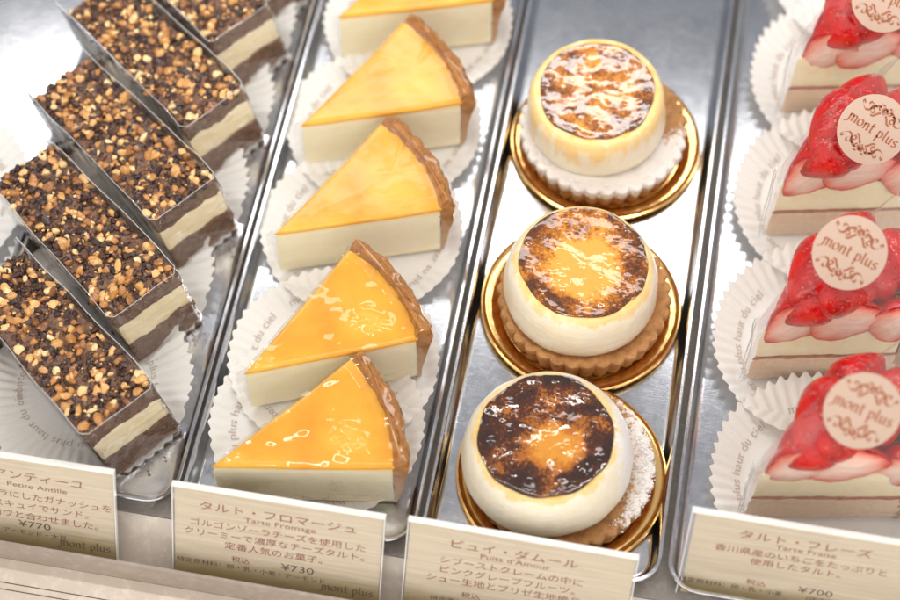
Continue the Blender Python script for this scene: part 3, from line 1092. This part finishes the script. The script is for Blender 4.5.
def film_pt(r, p, top=9.3):
    """tent of film; r runs along the wedge, p from 0 near edge over the ridge to 1 at the far edge"""
    off = .16
    N = Vector((r, -off)); F = Vector((r * math.cos(TA) - math.sin(TA) * off, r * math.sin(TA) + math.cos(TA) * off))
    if r < 0: N = Vector((r * .9, -off * .6 + r * .1)); F = Vector((r * .9, off * .6 + r * .1))
    zr = 5.6 + (top - 5.6) * (1 - math.exp(-max(r, 0) / 1.9))
    A = N.lerp(F, .70)
    zn = 4.6 + .5 * min(1, max(0, r) / 2)
    if p < .4:
        u = p / .4; return (N.x, N.y - .12 * math.sin(u * PI), .15 + (zn - .15) * u)
    if p < .75:
        u = (p - .4) / .35
        q = N.lerp(A, u); e = math.sin(u * PI) * .35
        return (q.x, q.y - e * .4, zn + (zr - zn) * u + e * .5)
    u = (p - .75) / .25
    q = A.lerp(F, min(1, u * 1.4)); 
    return (q.x, q.y, zr + (.15 - zr) * u ** 1.2)

def label_mesh():
    v, f = lathe([(1.53, 0), (1.55, .006), (1.55, .02), (1.525, .026)], 96)
    return mesh('round_label', v, f, M['stick'])
def label_print():
    w = shop_word(); s = scroll()
    ws = 2.62 / 8.6
    parts = [xf(w, ws, 0, 0, -.02, dz=.033), xf(s, .42, 0, 0, .68, sy=.50, dz=.033), xf(s, .42, PI, 0, -.68, sy=.50, dz=.033)]
    v, f = join(parts)
    return mesh('printed_emblem', v, f, M['copper'], smooth=False)
LM, LP = label_mesh(), label_print()

def tart(label, loc, rz, seed, lab_r, lab_p, lab_rot, var, lab_out=.5, back_label=True):
    t = thing('strawberry_tart', label, 'tart slice', loc, rz, 'film wrapped strawberry tart slices in a row')
    tart_layer('sponge_layer', .08, 1.85, 6.5, M['tsponge'], .05, t, seed)
    tart_layer('jam_layer', 1.85, 2.02, 6.5, M['jam'], .07, t, seed + 1, 2)
    tart_layer('custard_layer', 2.02, 4.15, 6.3, M['tcream'], .05, t, seed + 2, 8, .05)
    # crumbly crust round the outer arc
    global CA
    keep = CA; CA = TA
    rings = []
    for dr, z in ((-.2, .06), (0, .4), (.1, 1.8), (.2, 3.6), (.2, 4.2), (.02, 4.45), (-.15, 4.4)):
        ring = []
        for x, y in wedge_pts(6.35, 6.85 + dr, .02):
            w = .10 * nz(x * 2.5, y * 2.5, z * 1.5 + seed) 
            ring.append((x * (1 + w / 6), y * (1 + w / 6), z + .1 * nz(x * 3, y * 3, seed)))
        rings.append(ring)
    CA = keep
    v, f = loft(rings)
    link('tart_crust', mesh('tart_crust', v, f, M['crust']), t)
    def area(r):
        a = r.uniform(.02, TA - .02); rr = r.uniform(6.2, 6.95)
        return rr * math.cos(a), rr * math.sin(a), r.random() * .15
    chunks(area, 60, .10, .22, 4.5, M['nut'], 'chopped_nuts', seed, t)
    # berries: (mesh, centre, long axis, up axis)
    j = lambda s: random.Random(seed * 7 + s).uniform(-1, 1)
    B = [
        (BW[2], (2.35, 1.45, 6.35), (-.8, -.75, -.25), (0, -.2, 1)),
        (BH[1], (3.75 + .15 * j(1), .10, 5.1), (1, .02, .1 * j(2)), (0, 1, -.12)),
        (BH[2], (6.0, .1, 4.7), (.8, .0, .6), (0, 1, -.1)),
        (BH[0], (1.35, .10, 4.5), (-.65, .0, -.75), (0, 1, -.1)),
        (BW[0], (3.35, 1.0, 5.85), (.95, -.12, -.12), (0, 0, 1)),
        (BW[1], (1.75, .72, 5.35), (-.8, -.25, -.5), (0, 0, 1)),
        (BW[1], (3.1, 2.25, 5.7), (.6, .6, .4), (0, 0, 1)),
        (BW[2], (4.9, 2.5, 5.5), (.5, .8, .1), (0, 0, 1)),
        (BW[1], (4.5, 4.1, 5.3), (.7, .7, .1), (0, 0, 1)),
        (BW[0], (6.0, 2.6, 5.2), (.4, -.9, .1), (0, 0, 1)),
    ]
    for k, (me, c, xd, zd) in enumerate(B):
        c = (c[0] + .12 * j(k), c[1] + .05 * j(k + 9), c[2] + .15 * j(k + 20))
        mt = Matrix.Translation(Vector(c) * CM) @ axes((xd[0] + .1 * j(k + 3), xd[1] + .1 * j(k + 5), xd[2]), zd)
        link('strawberry', me, t, matrix=mt)
    # film
    v, f = [], []
    nr, npp = 30, 44
    for i in range(nr + 1):
        r = -.3 + 7.4 * i / nr
        for q in range(npp + 1):
            x, y, z = film_pt(r, q / npp)
            w = .07 * nz(x * .7 + seed, y * .7, z * .7)
            v.append((x + w, y - w, z + w))
    for i in range(nr):
        for q in range(npp):
            a = i * (npp + 1) + q
            f.append((a, a + npp + 1, a + npp + 2, a + 1))
    fw = link('film_wrap', mesh('film_wrap', v, f, M['film_berry']), t)
    link('film_edge_glint', tube(v[:npp + 1], .03, M['film_glint']), fw)  # pale tube painting the light caught on the film's border
    link('film_edge_glint', tube(v[-(npp + 1):], .016, M['film_glint']), fw)
    # round label stuck on the near face of the film
    c = Vector(film_pt(lab_r, lab_p))
    d1 = Vector(film_pt(lab_r + .6, lab_p)) - Vector(film_pt(lab_r - .6, lab_p))
    d2 = Vector(film_pt(lab_r, lab_p + .05)) - Vector(film_pt(lab_r, lab_p - .05))
    n = d1.cross(d2).normalized()
    n = (n + Vector((0, -.25, .45))).normalized()
    mt = Matrix.Translation((c + n * (.18 + lab_out)) * CM) @ axes((1, 0, .0), n) @ Matrix.Rotation(lab_rot, 4, 'Z')
    lo = link('round_label', LM, t, matrix=mt)
    lo['label'] = 'round cream label with copper lettering and scrolls'
    link('printed_emblem', LP, lo)
    return t

def tart_foot(x, y): return wedge_foot(x, y, 6.6, TA)
tcx, tcy = 3.75, 1.45
t_doily = doily_mesh(tart_foot, tcx, tcy, rad=5.1, flat=3.5, rise=.8, n=56, seed=6)
tarts = [
    ((14.20, -8.55), 10, 4.2, .64, -.42, 0, 'nearest strawberry tart slice, behind the price card at right', 'nearest strawberry tart', 31),
    ((13.67, -1.85), 12, 3.85, .69, -.50, 1, 'second strawberry tart slice from the front, level with the middle caramel pastry', 'second strawberry tart from the front', 32),
    ((13.81, 5.95), 12, 4.05, .585, -.58, 0, 'third strawberry tart slice from the front, second farthest', 'third strawberry tart from the front', 33),
    ((13.94, 13.2), 12, 4.1, .60, -.40, 1, 'farthest strawberry tart slice, at the top right corner of the photo', 'farthest strawberry tart', 34)]
for (x, y), a, lr, lp, lrot, var, lab, dl, sd in tarts:
    rz = R(a)
    tart(lab, (x, y, .05), rz, sd, lr, lp, lrot, var)
    px = x + tcx * math.cos(rz) - tcy * math.sin(rz); py = y + tcx * math.sin(rz) + tcy * math.cos(rz)
    place_doily(t_doily, (px, py, 0), rz, 'pleated white doily under the ' + dl)
place_doily(t_doily, (17.6, 22.2, 0), .9, 'pleated white doily at the top right, behind the farthest strawberry tart')

# ------------------------------------------------------------------ price cards in clear holders
def card(left_top, right_x, lean, rz, lines, label, hlabel, group='price cards standing before the trays', H=5.5, border=.05, leg=0.):
    x0, y0, z0 = left_top
    W = right_x - x0
    cx = x0 + W / 2
    h = link('card_holder', None, None, (cx, y0 + 0, z0))
    # local frame: x right, y up the card, z out of its face
    h.rotation_euler = (R(90 - lean), 0, rz)
    tag(h, hlabel, 'card holder', 'clear holders for the price cards')
    b = border
    g = .09
    # back sheet, front sheet, folded top edge
    vf = join([box_vf(-W / 2 - b, W / 2 + b, -H - b, .05, -.13, -.06)])
    link('back_sheet', mesh('back_sheet', *vf, M['acrylic'], smooth=False), h)
    vf = join([box_vf(-W / 2 - b, W / 2 + b, -H - b, .05, .06, .10)])
    link('front_sheet', mesh('front_sheet', *vf, M['acrylic_front'], smooth=False), h)
    vf = join([box_vf(-W / 2 - b, W / 2 + b, .052, .19, -.13, .10), box_vf(-W / 2 - b - .04, -W / 2 - b - .002, -H - b, .19, -.13, .10), box_vf(W / 2 + b + .002, W / 2 + b + .04, -H - b, .19, -.13, .10)])
    link('polished_edge', mesh('polished_edge', *vf, M['edge'], smooth=False), h)
    if leg:
        c, s = math.cos(R(lean)), math.sin(R(lean))
        vv = [(-W / 2, .0, -.14), (W / 2 + leg, .0, -.14), (W / 2 + leg * .45, -3.6, -1.9), (-W / 2, -3.6, -1.9)]
        vv = [(a, q - .15, d) for a, q, d in vv]
        vv += [(a, q, d - .06) for a, q, d in vv]
        link('support_leg', mesh('support_leg', vv, [(0, 1, 2, 3), (7, 6, 5, 4), (0, 4, 5, 1), (1, 5, 6, 2), (2, 6, 7, 3), (3, 7, 4, 0)], M['acrylic'], smooth=False), h)
    cd = link('price_card', None, None, (cx, y0, z0)); cd.rotation_euler = (R(90 - lean), 0, rz)
    tag(cd, label, 'price card', group)
    vf = box_vf(-W / 2, W / 2, -H, -.02, -.03, .0)
    vf = ([(a, b_ + 2.75, c_) for a, b_, c_ in vf[0]], vf[1])
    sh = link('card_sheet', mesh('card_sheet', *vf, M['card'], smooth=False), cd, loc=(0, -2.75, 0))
    groups = {}
    for s, size, sx, dx, dy, col, bold, al in lines:
        groups.setdefault(col, []).append(moved(text_vf(s, size, sx, bold, al), dx, dy, .008))
    for col, ps in groups.items():
        v, f = join(ps)
        link('lettering', mesh('lettering', v, f, M[col], smooth=False), cd)
    # shop word at the lower right
    w = xf(shop_word(), .27, 0, W / 2 - 1.35, -4.28, sy=.27, dz=.008)
    link('shop_name', mesh('shop_name', *w, M['inkmoss'], smooth=False), cd)

def _edge():
    k = NT('acrylic_cut_edge')
    k.bsdf((.86, .86, .84), .18, 0, None, coat=.6, coat_rough=.05)
    return k.m
M['edge'] = _edge()
M['acrylic_front'] = film('clear_card_cover', .02, .03, .3, .7, .12)

def std(title, sub, body, price, small, px=.9, tx=0.):
    L = [(title, .52, 1.3, tx, -1.0, 'red', .0, 'CENTER'), (sub, .36, 1.4, tx + .1, -1.36, 'red', .0, 'CENTER')]
    y = -1.92
    for s in body:
        L.append((s, .42, 1.2, tx, y, 'red', .0, 'CENTER')); y -= .52
    py = min(y - .12, -3.68)
    L.append(('税込', .36, 1.15, tx - 1.55, py + .02, 'red', .0, 'CENTER'))
    L.append((price, .50, 1.4, tx + px, py, 'ink', .0, 'CENTER'))
    L.append((small, .30, 1.2, tx - 1.1, -4.08, 'ink', .0, 'CENTER'))
    return L
card((-21.2, -12.62, 3.02), -11.95, 25, R(.6),
     [('アンティーユ', .52, 1.3, 1.4, -1.05, 'red', .0, 'CENTER'), ('Petite Antille', .36, 1.4, 1.3, -1.5, 'red', 0, 'CENTER'),
      ('ショコラにしたガナッシュを', .42, 1.2, 1.3, -2.1, 'red', .0, 'CENTER'), ('ビスキュイでサンド。', .42, 1.2, 1.3, -2.65, 'red', .0, 'CENTER'),
      ('マカロワと合わせました。', .42, 1.2, 1.2, -3.2, 'red', .0, 'CENTER'), ('¥770', .50, 1.4, 1.1, -3.68, 'ink', .0, 'CENTER'),
      ('卵・乳・小麦・アーモンド・大豆', .30, 1.2, -.2, -4.1, 'ink', .0, 'CENTER')],
     'beige price card reading 770 yen, cut off at the left edge', 'clear plastic holder around the 770 yen card at far left', leg=2.1)
card((-9.3, -12.6, 3.02), -.5, 25, R(.4),
     std('タルト・フロマージュ', 'Tarte Fromage', ['ゴルゴンゾーラチーズを使用した', 'クリーミーで濃厚なチーズタルト。', '定番人気のお菓子。'], '¥730', '特定原材料：卵・乳・小麦・アーモンド'),
     'beige price card reading 730 yen below the cheesecakes', 'clear plastic holder around the 730 yen cheesecake card')
card((.6, -12.5, 3.05), 9.9, 25, R(-.3),
     std('ピュイ・ダムール', "Puits d'Amour", ['シブーストクレームの中に', 'ピンクグレープフルーツ。', 'シュー生地とブリゼ生地絶品。'], '¥750', '特定原材料：卵・乳・小麦', tx=-.3),
     'beige price card below the caramel pastries, its lower part outside the photo', 'clear plastic holder around the card below the caramel pastries')
card((11.98, -10.62, 4.35), 21.0, 19, R(.2),
     std('タルト・フレーズ', 'Tarte Fraise', ['香川県産のいちごをたっぷりと', '使用したタルト。'], '¥700', '特定原材料：卵・乳・小麦　　（店内製造）', tx=0),
     'beige price card reading 700 yen before the strawberry tarts', 'clear plastic holder around the 700 yen card at lower right', H=6.0, border=.16)

# ------------------------------------------------------------------ light
def area(name, loc, size, energy, col, aim):
    l = bpy.data.lights.new(name, 'AREA'); l.shape = 'RECTANGLE'
    l.size, l.size_y = size[0] * CM, size[1] * CM
    l.energy = energy; l.color = col
    o = bpy.data.objects.new(name, l); C.objects.link(o)
    o.location = tuple(c * CM for c in loc)
    o.rotation_euler = (Vector(aim) - Vector(loc)).to_track_quat('-Z', 'Y').to_euler()
    return o
area('case_lamp', (2, 34.5, 43), (86, 11), 2.25, (1, .975, .95), (2, 8, 0))
area('added_highlight_strip', (2, 2, 62), (70, 2.6), 1.7, (1, .93, .84), (2, -2, 0))  # added overhead light, there for tight highlights on berries and film

w = bpy.data.worlds.new('World'); S.world = w; w.use_nodes = True
nt = w.node_tree
bg = nt.nodes['Background']
tc = nt.nodes.new('ShaderNodeTexCoord'); sp = nt.nodes.new('ShaderNodeSeparateXYZ')
nt.links.new(tc.outputs['Generated'], sp.inputs[0])
rp = nt.nodes.new('ShaderNodeValToRGB')      # the shop around the case: brighter on the customer's side (-y)
e = rp.color_ramp.elements
e[0].position = .0; e[0].color = (1.7, 1.62, 1.52, 1)
e[1].position = 1.; e[1].color = (.24, .27, .31, 1)
k = e.new(.40); k.color = (1.05, .97, .89, 1)
k = e.new(.60); k.color = (.34, .33, .34, 1)
mr = nt.nodes.new('ShaderNodeMapRange'); mr.inputs['From Min'].default_value = -1
nt.links.new(sp.outputs[1], mr.inputs['Value'])
nt.links.new(mr.outputs[0], rp.inputs[0])
nt.links.new(rp.outputs[0], bg.inputs[0])
bg.inputs[1].default_value = 1.2

# ------------------------------------------------------------------ camera
cam = bpy.data.cameras.new('camera'); co = bpy.data.objects.new('camera', cam); C.objects.link(co)
co.location = (.07683494, -.42703066, .71926435)
co.rotation_euler = (R(90 - 58.9), 0, R(10.2))
cam.sensor_width = 36; cam.lens = 36 * 1837 / 900
cam.clip_start = .01; cam.clip_end = 20
cam.dof.use_dof = True
cam.dof.focus_distance = .795
cam.dof.aperture_fstop = 4.6
S.camera = co

S.view_settings.view_transform = 'Standard'
S.view_settings.look = 'None'
S.view_settings.exposure = -.1
S.view_settings.gamma = 1
S.cycles.use_denoising = True
S.cycles.max_bounces = 10
S.cycles.transparent_max_bounces = 24
S.cycles.sample_clamp_indirect = 6
S.cycles.caustics_refractive = False
